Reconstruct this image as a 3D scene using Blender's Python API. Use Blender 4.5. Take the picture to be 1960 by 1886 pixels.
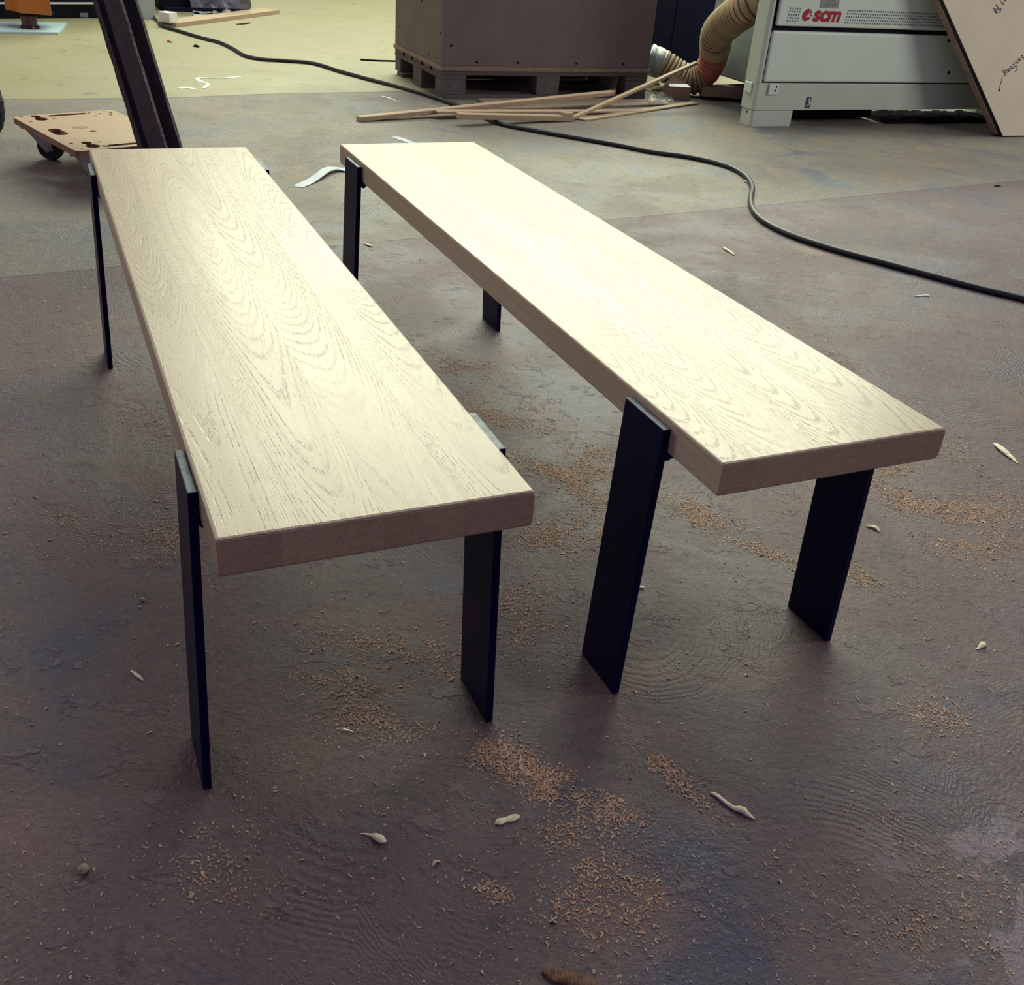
import bpy, bmesh, math, random
import numpy as np
from mathutils import Vector, Matrix, noise as mnoise

for o_ in list(bpy.data.objects):
    bpy.data.objects.remove(o_)
S = bpy.context.scene
C = S.collection
R = random.Random(7)
RG = np.random.default_rng(11)

# ------------------------------------------------------------------ camera
IW, IH = 1960, 1886
FPX, PITCH, ROLL, CAMH = 2001.9, 0.5261, 0.08351, 1.0316
cp, sp = math.cos(PITCH), math.sin(PITCH)
FW = Vector((0, cp, -sp))
r0, u0 = Vector((1, 0, 0)), Vector((0, sp, cp))
RT = r0 * math.cos(ROLL) + u0 * math.sin(ROLL)
UP = -r0 * math.sin(ROLL) + u0 * math.cos(ROLL)
CO = Vector((0, 0, CAMH))
cam = bpy.data.cameras.new('camera')
camo = bpy.data.objects.new('camera', cam)
C.objects.link(camo)
cam.sensor_width = 36
cam.sensor_fit = 'HORIZONTAL'
cam.lens = FPX / IW * 36
m = Matrix((RT, UP, -FW)).transposed().to_4x4()
m.translation = CO
camo.matrix_world = m
S.camera = camo

# ------------------------------------------------------------------ light
S.view_settings.view_transform = 'Standard'
S.view_settings.look = 'None'
S.view_settings.exposure = 0.0
S.view_settings.gamma = 1.0
W = bpy.data.worlds.new('world')
S.world = W
W.use_nodes = True
W.node_tree.nodes['Background'].inputs[0].default_value = (0.212, 0.160, 0.258, 1)
W.node_tree.nodes['Background'].inputs[1].default_value = 1.0


def area(name, loc, target, sx, sy, power, col):
    l = bpy.data.lights.new(name, 'AREA')
    l.shape = 'RECTANGLE'
    l.size, l.size_y, l.energy, l.color = sx, sy, power, col
    o = bpy.data.objects.new(name, l)
    C.objects.link(o)
    o.location = loc
    o.rotation_euler = (Vector(target) - Vector(loc)).to_track_quat('-Z', 'Y').to_euler()
    return o


# daylight of the hall: the wide door ahead, an added overhead light over the far bay, a window on the left
area('high_window_daylight', (0.2, 12.8, 5.1), (0.2, 2.0, 0.4), 9.0, 2.4, 960, (0.95, 1.0, 0.74))
area('overhead_falloff_light', (0.6, 7.2, 5.8), (0.6, 6.4, 0.0), 8.0, 2.4, 400, (0.93, 1.0, 0.76))  # unseen lamp, added so brightness falls off toward the camera
area('side_window_daylight', (-6.8, 4.6, 2.6), (0, 3.2, 0.2), 2.4, 1.6, 110, (1.0, 0.90, 0.70))
area('right_window_daylight', (7.6, 2.6, 3.2), (1.2, 3.2, 0.0), 3.0, 2.0, 215, (1.0, 0.98, 0.88))

# ------------------------------------------------------------------ pixel -> place helpers


def ray(x, y):
    return FW * FPX + RT * (x - IW / 2) - UP * (y - IH / 2)


def G(x, y, z=0.0):
    """point where the line of sight through a photo pixel meets the level z"""
    d = ray(x, y)
    return CO + d * ((z - CO.z) / d.z)


def V(x, y, P, n):
    """... meets the plane through P with normal n"""
    d = ray(x, y)
    return CO + d * ((Vector(P) - CO).dot(n) / d.dot(n))


AX = math.atan2(0.435, 0.9)          # the hall's axes: everything stands square to them
EX = Vector((math.cos(AX), math.sin(AX), 0))
EN = Vector((-math.sin(AX), math.cos(AX), 0))
EZ = Vector((0, 0, 1))

# ------------------------------------------------------------------ object helpers


def tag(o, label=None, cat=None, group=None, kind=None):
    if label: o['label'] = label
    if cat: o['category'] = cat
    if group: o['group'] = group
    if kind: o['kind'] = kind
    return o


def empty(name, loc, rz=0, label=None, cat=None, group=None):
    o = bpy.data.objects.new(name, None)
    C.objects.link(o)
    o.location = loc
    o.rotation_euler = (0, 0, rz)
    o.empty_display_size = 0.1
    return tag(o, label, cat, group)


def obj(name, me, mat, parent=None, loc=None, smooth=False):
    if isinstance(me, bmesh.types.BMesh):
        bm = me
        me = bpy.data.meshes.new(name)
        bm.normal_update()
        bm.to_mesh(me)
        bm.free()
    o = bpy.data.objects.new(name, me)
    C.objects.link(o)
    if mat is not None and not me.materials:
        me.materials.append(mat)
    if parent: o.parent = parent
    if loc is not None: o.location = loc
    if smooth:
        for p in me.polygons: p.use_smooth = True
    return o


def bxm(bm, c, s, bev=0.0, seg=1, rot=None):
    """adds a (bevelled) box to bm: centre c, size s"""
    r = bmesh.ops.create_cube(bm, size=1.0)
    vs = r['verts']
    for v in vs:
        v.co = Vector((v.co.x * s[0], v.co.y * s[1], v.co.z * s[2]))
    if bev:
        es = list({e for v in vs for e in v.link_edges})
        rr = bmesh.ops.bevel(bm, geom=es, offset=bev, segments=seg, affect='EDGES', profile=0.5)
        vs = list({v for f in rr['faces'] for v in f.verts} | {v for v in vs if v.is_valid})
    for v in vs:
        if rot is not None: v.co = rot @ v.co
        v.co = v.co + Vector(c)
    return vs


def box(name, lo, hi, mat, parent=None, bev=0.0, seg=1):
    bm = bmesh.new()
    c = [(a + b) / 2 for a, b in zip(lo, hi)]
    s = [abs(b - a) for a, b in zip(lo, hi)]
    bxm(bm, (0, 0, 0), s, bev, seg)
    return obj(name, bm, mat, parent, c)


def mesh(name, vs, fs, mat, parent=None, smooth=False):
    me = bpy.data.meshes.new(name)
    me.from_pydata([tuple(v) for v in vs], [], fs)
    me.update()
    return obj(name, me, mat, parent, None, smooth)


def cyl(bm, p0, p1, ra, rb=None, n=20, cap=True):
    rb = ra if rb is None else rb
    p0, p1 = Vector(p0), Vector(p1)
    q = (p1 - p0).to_track_quat('Z', 'Y')
    A, B = [], []
    for i in range(n):
        t = 2 * math.pi * i / n
        d = q @ Vector((math.cos(t), math.sin(t), 0))
        A.append(bm.verts.new(p0 + d * ra))
        B.append(bm.verts.new(p1 + d * rb))
    for i in range(n):
        j = (i + 1) % n
        bm.faces.new((A[i], A[j], B[j], B[i]))
    if cap:
        bm.faces.new(A[::-1]); bm.faces.new(B)


def catmull(P, k):
    P = [Vector(p) for p in P]
    P = [P[0] * 2 - P[1]] + P + [P[-1] * 2 - P[-2]]
    out = []
    for i in range(1, len(P) - 2):
        a, b, c, d = P[i - 1:i + 3]
        for j in range(k):
            t = j / k
            out.append(0.5 * ((2 * b) + (c - a) * t + (2 * a - 5 * b + 4 * c - d) * t * t + (3 * b - a - 3 * c + d) * t ** 3))
    out.append(P[-2])
    return out


def tube(bm, P, rad, n=10, flat=1.0, wob=0.0, up=EZ):
    """sweep of a circle (squashed by flat along up) along P; rad a number or a list"""
    m_ = len(P)
    rad = rad if isinstance(rad, (list, tuple)) else [rad] * m_
    rings = []
    for i, p in enumerate(P):
        t = (P[min(i + 1, m_ - 1)] - P[max(i - 1, 0)]).normalized()
        s = t.cross(up)
        s = s.normalized() if s.length > 1e-5 else t.orthogonal().normalized()
        b = s.cross(t).normalized()
        ring = []
        for k in range(n):
            a = 2 * math.pi * k / n
            q = p + (s * math.cos(a) + b * math.sin(a) * flat) * rad[i]
            if wob: q = q + mnoise.noise_vector(q * 160) * wob
            ring.append(bm.verts.new(q))
        rings.append(ring)
    for A, B in zip(rings, rings[1:]):
        for k in range(n):
            j = (k + 1) % n
            bm.faces.new((A[k], A[j], B[j], B[k]))
    bm.faces.new(rings[0][::-1]); bm.faces.new(rings[-1])


# ------------------------------------------------------------------ materials


class NT:
    def __init__(s, name):
        s.m = bpy.data.materials.new(name)
        s.m.use_nodes = True
        s.t = s.m.node_tree
        s.b = s.t.nodes['Principled BSDF']

    def n(s, kind, **kw):
        nd = s.t.nodes.new('ShaderNode' + kind)
        for k, v in kw.items():
            setattr(nd, k, v)
        return nd

    def set(s, sock, v):
        if hasattr(v, 'node'):
            s.t.links.new(v, sock)
        elif isinstance(v, (tuple, list)) and len(v) == 3 and sock.type == 'RGBA':
            sock.default_value = (*v, 1)
        else:
            sock.default_value = v

    def math(s, op, a, b=0.0, c=0.0, clamp=False):
        nd = s.n('Math', operation=op)
        nd.use_clamp = clamp
        for i, v in enumerate((a, b, c)):
            s.set(nd.inputs[i], v)
        return nd.outputs[0]

    def vm(s, op, a, b=(0, 0, 0)):
        nd = s.n('VectorMath', operation=op)
        s.set(nd.inputs[0], a); s.set(nd.inputs[1], b)
        return nd.outputs['Value'] if op in ('LENGTH', 'DOT_PRODUCT', 'DISTANCE') else nd.outputs[0]

    def noise(s, vec, scale, detail=4, rough=0.55, dist=0.0):
        nd = s.n('TexNoise')
        s.set(nd.inputs['Vector'], vec)
        nd.inputs['Scale'].default_value = scale
        nd.inputs['Detail'].default_value = detail
        nd.inputs['Roughness'].default_value = rough
        nd.inputs['Distortion'].default_value = dist
        return nd.outputs[0]

    def ramp(s, f, a, b, lo=0.0, hi=1.0):
        nd = s.n('MapRange', interpolation_type='SMOOTHSTEP')
        for i, v in enumerate((f, a, b, lo, hi)):
            s.set(nd.inputs[i], v)
        return nd.outputs[0]

    def mix(s, f, a, b, mode='MIX'):
        nd = s.n('Mix', data_type='RGBA', blend_type=mode)
        s.set(nd.inputs[0], f); s.set(nd.inputs[6], a); s.set(nd.inputs[7], b)
        return nd.outputs[2]

    def xyz(s, x, y, z):
        nd = s.n('CombineXYZ')
        for i, v in enumerate((x, y, z)): s.set(nd.inputs[i], v)
        return nd.outputs[0]

    def sep(s, v):
        nd = s.n('SeparateXYZ'); s.set(nd.inputs[0], v)
        return nd.outputs

    def coord(s, which='Object'):
        return s.n('TexCoord').outputs[which]

    def bump(s, h, dist, strength=1.0, nrm=None):
        nd = s.n('Bump')
        s.set(nd.inputs['Height'], h)
        nd.inputs['Distance'].default_value = dist
        nd.inputs['Strength'].default_value = strength
        if nrm is not None: s.set(nd.inputs['Normal'], nrm)
        return nd.outputs[0]

    def out(s, col=None, rough=None, nrm=None, metal=None, spec=None):
        if col is not None: s.set(s.b.inputs['Base Color'], col)
        if rough is not None: s.set(s.b.inputs['Roughness'], rough)
        if nrm is not None: s.set(s.b.inputs['Normal'], nrm)
        if metal is not None: s.set(s.b.inputs['Metallic'], metal)
        if spec is not None: s.set(s.b.inputs['Specular IOR Level'], spec)
        return s.m


def plain(name, a, b=None, rough=0.6, scale=6, bump=0.0, bscale=60, metal=0.0, spec=0.5, stretch=None):
    """two tones mottled by noise, optional fine relief"""
    k = NT(name)
    v = k.coord()
    if stretch: v = k.vm('MULTIPLY', v, stretch)
    b = b or tuple(c * 0.75 for c in a)
    f = k.ramp(k.noise(v, scale, 5, 0.6), 0.35, 0.68)
    nrm = k.bump(k.noise(v, bscale, 4, 0.6), bump) if bump else None
    return k.out(k.mix(f, a, b), rough, nrm, metal, spec)


def oak():
    """pale oiled oak: growth rings cut by the board's faces, dashes of open pores along them"""
    k = NT('oiled_oak')
    rnd = k.n('ObjectInfo').outputs['Random']
    p = k.coord()
    warp = k.noise(k.vm('MULTIPLY', k.vm('ADD', p, k.xyz(0.0, k.math('MULTIPLY', rnd, 17.0), 0.0)), (6.5, 1.1, 6.5)), 1.0, 1.2, 0.5)
    X, Y, Z = k.sep(p)[0:3]
    w = k.math('SUBTRACT', warp, 0.5)
    xc = k.math('ADD', X, k.math('MULTIPLY', k.math('SUBTRACT', rnd, 0.5), 0.05))
    yy = k.math('ADD', Y, k.math('MULTIPLY', rnd, -1.7))
    depth = k.math('ADD', k.math('ADD', k.math('MULTIPLY', k.math('ABSOLUTE', yy), 0.035), 0.012), k.math('ADD', k.math('MULTIPLY', w, 0.045), Z))
    r = k.math('SQRT', k.math('ADD', k.math('MULTIPLY', xc, xc), k.math('MULTIPLY', depth, depth)))
    ph = k.math('MULTIPLY', r, 2 * math.pi * 400)
    ring = k.math('ADD', k.math('MULTIPLY', k.math('SINE', ph), 0.5), 0.5)
    big = k.ramp(k.math('ADD', k.math('MULTIPLY', k.math('SINE', k.math('MULTIPLY', r, 2 * math.pi * 62)), 0.5), 0.5), 0.70, 1.0)
    pores = k.noise(k.vm('MULTIPLY', k.vm('ADD', p, k.xyz(0, rnd, rnd)), (650, 85, 650)), 1.0, 2, 0.5)
    patch = k.noise(k.vm('MULTIPLY', k.vm('ADD', p, k.xyz(rnd, 3.0, rnd)), (14, 3, 14)), 1.0, 2, 0.5)
    pore = k.math('MULTIPLY', k.math('MULTIPLY', k.ramp(pores, 0.48, 0.58), k.ramp(ring, 0.70, 0.97)), k.ramp(patch, 0.35, 0.60, 0.25, 1.0))
    dash = k.noise(k.vm('MULTIPLY', k.vm('ADD', p, k.xyz(k.math('MULTIPLY', w, 0.02), rnd, rnd)), (560, 48, 560)), 1.0, 1, 0.5)
    pore = k.math('MAXIMUM', k.math('MULTIPLY', pore, 0.9), k.math('MULTIPLY', k.ramp(dash, 0.64, 0.71), 0.40))
    fine = k.noise(k.vm('MULTIPLY', p, (260, 9, 260)), 1.0, 3, 0.6)
    tone = k.noise(k.vm('MULTIPLY', k.vm('ADD', p, k.xyz(rnd, k.math('MULTIPLY', rnd, 9.0), 0)), (7, 1.6, 7)), 1.0, 3, 0.5)
    col = k.mix(k.ramp(tone, 0.3, 0.7), (0.60, 0.515, 0.370), (0.53, 0.445, 0.315))
    col = k.mix(k.math('MULTIPLY', k.ramp(fine, 0.35, 0.75), 0.22), col, (0.40, 0.29, 0.20))
    col = k.mix(k.math('MULTIPLY', big, 0.20), col, (0.36, 0.25, 0.16))
    col = k.mix(k.math('MULTIPLY', pore, 0.50), col, (0.19, 0.14, 0.12))
    tv = k.math('ADD', 0.84, k.math('MULTIPLY', k.math('FRACT', k.math('MULTIPLY', rnd, 7.31)), 0.20))
    col = k.mix(1.0, col, k.xyz(tv, tv, tv), 'MULTIPLY')
    ny = k.math('ABSOLUTE', k.sep(k.coord('Normal'))[1])      # end grain soaks up more oil
    col = k.mix(k.math('MULTIPLY', k.ramp(ny, 0.6, 0.9), 0.75), col, k.mix(1.0, col, (0.52, 0.43, 0.42), 'MULTIPLY'))
    col = k.mix(k.math('MULTIPLY', k.math('MULTIPLY', k.ramp(ny, 0.6, 0.9), k.ramp(ring, 0.5, 0.9)), 0.25), col, (0.12, 0.08, 0.06))
    h = k.math('SUBTRACT', 1.0, pore)
    return k.out(col, k.math('ADD', 0.27, k.math('MULTIPLY', tone, 0.14)), k.bump(h, 0.0004, 0.6), None, 0.5)


def floor_mat(name='worn_concrete', tint=(1, 1, 1)):
    """worn concrete: brown grey with bluish bare patches, flaking, trowel arcs, ground-in wood dust"""
    k = NT(name)
    p = k.coord()
    big = k.noise(p, 0.9, 5, 0.6, 0.4)
    mid = k.noise(k.vm('ADD', p, (4.3, 1.7, 0)), 2.6, 6, 0.62, 0.6)
    dst = k.noise(k.vm('ADD', p, (9.1, 3.3, 0)), 3.4, 6, 0.65, 0.3)
    flk = k.noise(k.vm('MULTIPLY', k.vm('ADD', p, (1.1, 7.7, 0)), (1.0, 1.35, 1)), 13, 6, 0.68, 0.5)
    gr = k.noise(p, 95, 4, 0.65)
    sm = k.noise(k.vm('ADD', p, (3.1, 5.9, 0)), 30, 6, 0.7, 0.3)
    col = k.mix(k.ramp(big, 0.36, 0.64), (0.215, 0.190, 0.160), (0.150, 0.134, 0.132))
    col = k.mix(k.ramp(mid, 0.52, 0.68, 0, 0.9), col, (0.085, 0.106, 0.160))
    col = k.mix(k.ramp(dst, 0.52, 0.70, 0, 0.75), col, (0.270, 0.190, 0.135))
    col = k.mix(k.ramp(flk, 0.60, 0.65, 0, 0.45), col, (0.30, 0.28, 0.25))
    col = k.mix(k.ramp(flk, 0.42, 0.35, 0, 0.50), col, (0.075, 0.068, 0.078))
    col = k.mix(k.ramp(sm, 0.58, 0.66, 0, 0.40), col, (0.06, 0.055, 0.065))
    col = k.mix(k.ramp(sm, 0.42, 0.36, 0, 0.35), col, (0.30, 0.27, 0.23))
    col = k.mix(k.ramp(gr, 0.35, 0.75, 0, 0.45), col, (0.09, 0.078, 0.080))
    pit0 = k.noise(p, 210, 3, 0.6)
    col = k.mix(k.ramp(pit0, 0.60, 0.72, 0, 0.5), col, (0.05, 0.045, 0.055))
    col = k.mix(k.ramp(pit0, 0.36, 0.28, 0, 0.4), col, (0.34, 0.30, 0.26))
    # remains of pale paint
    pn = k.noise(k.vm('ADD', p, (2.2, 9.7, 0)), 7, 7, 0.7, 0.5)
    pd = k.vm('DISTANCE', p, tuple(G(1990, 1760)))
    pm = k.math('MULTIPLY', k.ramp(pd, 0.26, 0.08), k.ramp(pn, 0.50, 0.53))
    col = k.mix(k.math('MULTIPLY', pm, 0.8), col, (0.34, 0.33, 0.32))
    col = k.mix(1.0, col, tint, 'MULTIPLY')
    # trowel arcs
    vo = k.n('TexVoronoi', feature='F1'); k.set(vo.inputs['Vector'], k.vm('ADD', p, k.vm('MULTIPLY', k.xyz(mid, big, 0), (0.25, 0.25, 0))))
    vo.inputs['Scale'].default_value = 2.1
    arc = k.math('SINE', k.math('MULTIPLY', vo.outputs['Distance'], 380.0))
    am = k.ramp(k.noise(k.vm('ADD', p, (6, 2, 0)), 3.2, 3, 0.5), 0.48, 0.62)
    h = k.math('ADD', k.math('MULTIPLY', k.math('MULTIPLY', arc, am), 0.085), k.math('ADD', k.math('MULTIPLY', k.ramp(flk, 0.58, 0.64), 0.35), k.math('MULTIPLY', sm, 0.6)))
    h = k.math('ADD', h, k.math('MULTIPLY', gr, 0.42))
    pit = k.noise(p, 240, 3, 0.6)
    h = k.math('ADD', h, k.math('MULTIPLY', pit, 0.26))
    nrm = k.bump(h, 0.0042, 0.9)
    rough = k.ramp(mid, 0.35, 0.7, 0.66, 0.48)
    return k.out(col, rough, nrm, None, 0.45)


def far_floor_mat():
    k = NT('pale_yellow_floor')
    p = k.coord()
    a = k.noise(p, 1.4, 6, 0.62, 0.4)
    b = k.noise(k.vm('MULTIPLY', p, (1, 1, 1)), 8, 6, 0.7, 0.4)
    col = k.mix(k.ramp(a, 0.35, 0.7), (0.30, 0.282, 0.168), (0.262, 0.244, 0.155))
    col = k.mix(k.ramp(b, 0.57, 0.66, 0, 0.7), col, (0.17, 0.155, 0.125))
    col = k.mix(k.ramp(b, 0.38, 0.30, 0, 0.5), col, (0.38, 0.36, 0.25))
    return k.out(col, k.ramp(a, 0.3, 0.7, 0.42, 0.6), k.bump(b, 0.004, 0.6), None, 0.45)


M = {}
M['oak'] = oak()
M['floor'] = floor_mat('worn_concrete', (0.69, 0.580, 0.71))  # dark purple tint puts the foreground's shadow tone into this slab's colour
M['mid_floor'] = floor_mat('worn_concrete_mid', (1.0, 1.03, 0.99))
M['far_floor'] = far_floor_mat()
M['black_steel'] = plain('black_steel', (0.0012, 0.0012, 0.032), (0.0010, 0.0010, 0.027), 0.42, 30, 0.0004, 220, 0.0, 0.12)
M['bare_steel'] = plain('bare_steel', (0.13, 0.16, 0.20), (0.05, 0.065, 0.09), 0.5, 60, 0.0004, 200, 0.2)
M['mdf'] = plain('crate_board', (0.152, 0.120, 0.110), (0.132, 0.106, 0.100), 0.7, 5, 0.0008, 90)
M['mdf_edge'] = plain('crate_board_edge', (0.26, 0.19, 0.14), None, 0.8, 20)
M['pallet'] = plain('grey_pallet_wood', (0.15, 0.125, 0.12), (0.10, 0.085, 0.09), 0.85, 14, 0.003, 60, stretch=(3, 12, 12))
M['strip'] = plain('planed_strip_wood', (0.44, 0.32, 0.22), (0.36, 0.25, 0.165), 0.6, 12, 0.0006, 80, stretch=(2, 14, 14))
M['strip_dark'] = plain('shaded_board_wood', (0.24, 0.18, 0.15), (0.19, 0.14, 0.12), 0.7, 9, stretch=(2, 10, 10))  # strip wood darkened to paint in the shade these boards lie in
M['rubber'] = plain('cable_rubber', (0.018, 0.026, 0.036), (0.012, 0.017, 0.026), 0.45, 40)
M['cream'] = plain('machine_enamel', (0.66, 0.78, 0.67), (0.64, 0.76, 0.65), 0.38, 3)
M['dimmed_enamel'] = plain('dimmed_machine_enamel', (0.52, 0.60, 0.50), (0.48, 0.56, 0.47), 0.42, 4)  # panel enamel toned down to offset stronger light on post and feet
M['white'] = plain('white_plastic', (0.72, 0.73, 0.70), (0.66, 0.67, 0.65), 0.5, 20)
M['black'] = plain('black_gap', (0.004, 0.004, 0.012), None, 0.7, spec=0.15)
M['red'] = plain('red_print', (0.36, 0.006, 0.028), (0.33, 0.006, 0.025), 0.5)
M['blue'] = plain('blue_print', (0.02, 0.03, 0.10), None, 0.5)
M['dot'] = plain('dot_print', (0.12, 0.15, 0.19), None, 0.5)
M['plate'] = plain('label_plate', (0.36, 0.36, 0.34), None, 0.4)
M['hose'] = plain('dusty_hose', (0.46, 0.36, 0.20), (0.30, 0.22, 0.13), 0.6, 7, 0.001, 80)
M['groove'] = plain('hose_groove_shade', (0.10, 0.07, 0.045), None, 0.8)  # dark colour standing in for shade between the ribs
M['sleeve'] = plain('red_sleeve', (0.52, 0.15, 0.11), (0.42, 0.11, 0.09), 0.6, 12, 0.004, 22)
M['zinc'] = plain('zinc', (0.40, 0.42, 0.41), (0.26, 0.27, 0.28), 0.45, 20, metal=0.8)
M['navy'] = plain('dark_navy_steel', (0.006, 0.007, 0.026), (0.005, 0.005, 0.020), 0.6, 5, spec=0.12)
M['card'] = plain('cardboard', (0.33, 0.24, 0.17), (0.28, 0.20, 0.145), 0.8, 10)
M['chip'] = plain('chipboard_face', (0.62, 0.55, 0.42), (0.57, 0.51, 0.39), 0.65, 5, 0.0006, 120)
M['chip_edge'] = plain('chipboard_edge', (0.40, 0.28, 0.20), (0.30, 0.20, 0.15), 0.8, 30, 0.001, 90)
M['dark_edge'] = plain('dark_edge', (0.035, 0.022, 0.030), None, 0.7)
M['ink'] = plain('marker_ink', (0.012, 0.010, 0.04), None, 0.6)
M['post'] = plain('weathered_dark_timber', (0.048, 0.036, 0.052), (0.018, 0.012, 0.028), 0.8, 9, 0.006, 30, stretch=(14, 14, 1.6))
M['ply'] = plain('dolly_plywood', (0.46, 0.34, 0.23), (0.40, 0.29, 0.195), 0.45, 10, stretch=(1.2, 16, 16))
M['ply_edge'] = plain('dolly_plywood_edge', (0.21, 0.10, 0.055), None, 0.7, 20)
M['tyre'] = plain('black_rubber_tyre', (0.012, 0.012, 0.022), None, 0.6, 30)
M['orange'] = plain('orange_housing', (0.40, 0.13, 0.018), (0.36, 0.115, 0.016), 0.4, 6)
M['dark_red'] = plain('dark_red_plastic', (0.05, 0.005, 0.018), None, 0.3)
M['sheet'] = plain('pale_blue_sheet', (0.42, 0.57, 0.64), (0.38, 0.53, 0.60), 0.5, 4)
M['pale_panel'] = plain('pale_grey_panel', (0.36, 0.42, 0.42), None, 0.5, 4)
M['film'] = plain('crumpled_film', (0.20, 0.21, 0.27), (0.10, 0.10, 0.15), 0.3, 9)
M['paper'] = plain('white_tape', (0.42, 0.48, 0.56), (0.36, 0.42, 0.50), 0.5, 30)
M['glue'] = plain('dried_glue', (0.88, 0.84, 0.60), (0.74, 0.69, 0.48), 0.55, 60, 0.001, 200)
M['stone'] = plain('crumb_stone', (0.42, 0.36, 0.24), (0.22, 0.18, 0.13), 0.8, 60, 0.002, 150)
M['bark'] = plain('bark', (0.34, 0.19, 0.11), (0.14, 0.075, 0.05), 0.85, 30, 0.003, 90, stretch=(20, 4, 4))
M['dust'] = plain('shaded_heap_dust', (0.007, 0.005, 0.008), (0.005, 0.004, 0.007), 0.95, 20, spec=0.05)  # dust made near black, shade under the machine included
k_ = NT('clear_film')
k_.out((0.75, 0.76, 0.72), 0.3)
k_.b.inputs['Transmission Weight'].default_value = 0.7
k_.b.inputs['Alpha'].default_value = 0.45
M['clear'] = k_.m


def shaving_mat(name, a, b):
    k = NT(name)
    g = k.n('Attribute', attribute_name='tone').outputs['Fac']
    return k.out(k.mix(g, a, b), 0.75)


M['shave'] = shaving_mat('wood_shavings', (0.40, 0.235, 0.150), (0.60, 0.44, 0.32))
M['crumb'] = shaving_mat('pale_crumbs', (0.28, 0.21, 0.165), (0.60, 0.52, 0.41))

# ------------------------------------------------------------------ floor: two slabs that meet at a joint
J = [Vector((-7.0, 2.2, 0)), G(-300, 194), G(5, 190), G(330, 187), G(500, 180), G(760, 175)]
J += [J[-1] + EX * 3.0, J[-1] + EX * 9.0]


def slab(name, near, far, mat):
    vs, fs = [], []
    for a, b in zip(near, far):
        vs += [(a.x, a.y, 0), (b.x, b.y, 0), (a.x, a.y, -0.12), (b.x, b.y, -0.12)]
    k = len(near)
    for i in range(k - 1):
        a, b = 4 * i, 4 * i + 4
        fs += [(a, b, b + 1, a + 1), (a + 2, a + 3, b + 3, b + 2), (a, a + 2, b + 2, b), (a + 1, b + 1, b + 3, a + 3)]
    fs += [(0, 1, 3, 2), (4 * k - 4, 4 * k - 2, 4 * k - 1, 4 * k - 3)]
    return tag(mesh(name, vs, fs, mat), kind='structure')


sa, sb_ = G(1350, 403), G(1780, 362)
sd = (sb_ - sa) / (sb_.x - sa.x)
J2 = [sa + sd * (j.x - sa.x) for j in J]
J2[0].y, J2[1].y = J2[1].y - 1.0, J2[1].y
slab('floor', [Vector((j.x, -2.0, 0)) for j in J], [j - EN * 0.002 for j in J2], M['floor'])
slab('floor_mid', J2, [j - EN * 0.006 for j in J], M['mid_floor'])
slab('floor_far', J, [Vector((j.x, 16.0, 0)) for j in J], M['far_floor'])

M['wall'] = plain('dim_hall_wall', (0.10, 0.085, 0.11), (0.085, 0.072, 0.095), 0.85, 1.5)
tag(box('wall_left', (-7.3, -2.0, 0.0), (-7.1, 14.2, 6.2), M['wall']), kind='structure')
tag(box('wall_right', (7.9, -2.0, 0.0), (8.1, 14.2, 6.2), M['wall']), kind='structure')
wb = tag(box('wall_back', (-7.1, 14.0, 0.0), (7.9, 14.2, 6.2), M['wall']), kind='structure')

# ------------------------------------------------------------------ benches


def stave(parent, x0, x1, L, T, top, first, last):
    """one oak stave, rounded only along the outer edges of the board"""
    bm = bmesh.new()
    w = x1 - x0
    r = 0.0035
    zt, zb = T / 2, -T / 2
    prof = []

    def corner(cx, cz, a0, on):
        if not on:
            prof.append((cx, cz)); return
        sx = 1 if cx > 0 else -1
        sz = 1 if cz > 0 else -1
        for i in range(4):
            a = a0 + math.pi / 2 * i / 3
            prof.append((cx - sx * r + r * math.cos(a), cz - sz * r + r * math.sin(a)))
    corner(w / 2, zt, 0, last)
    corner(-w / 2, zt, math.pi / 2, first)
    corner(-w / 2, zb, math.pi, first)
    corner(w / 2, zb, 1.5 * math.pi, last)
    ys = [(-L / 2, r), (-L / 2 + r * 0.3, r * 0.3), (-L / 2 + r, 0), (L / 2 - r, 0), (L / 2 - r * 0.3, r * 0.3), (L / 2, r)]
    rings = []
    for y, ins in ys:
        rings.append([bm.verts.new((px, y, pz - math.copysign(ins, pz))) for px, pz in prof])
    for A, B in zip(rings, rings[1:]):
        for i in range(len(prof)):
            j = (i + 1) % len(prof)
            bm.faces.new((A[i], B[i], B[j], A[j]))
    bm.faces.new(rings[0]); bm.faces.new(rings[-1][::-1])
    bmesh.ops.recalc_face_normals(bm, faces=bm.faces)
    return obj('stave', bm, M['oak'], parent, ((x0 + x1) / 2, L / 2, top - T / 2))


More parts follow.
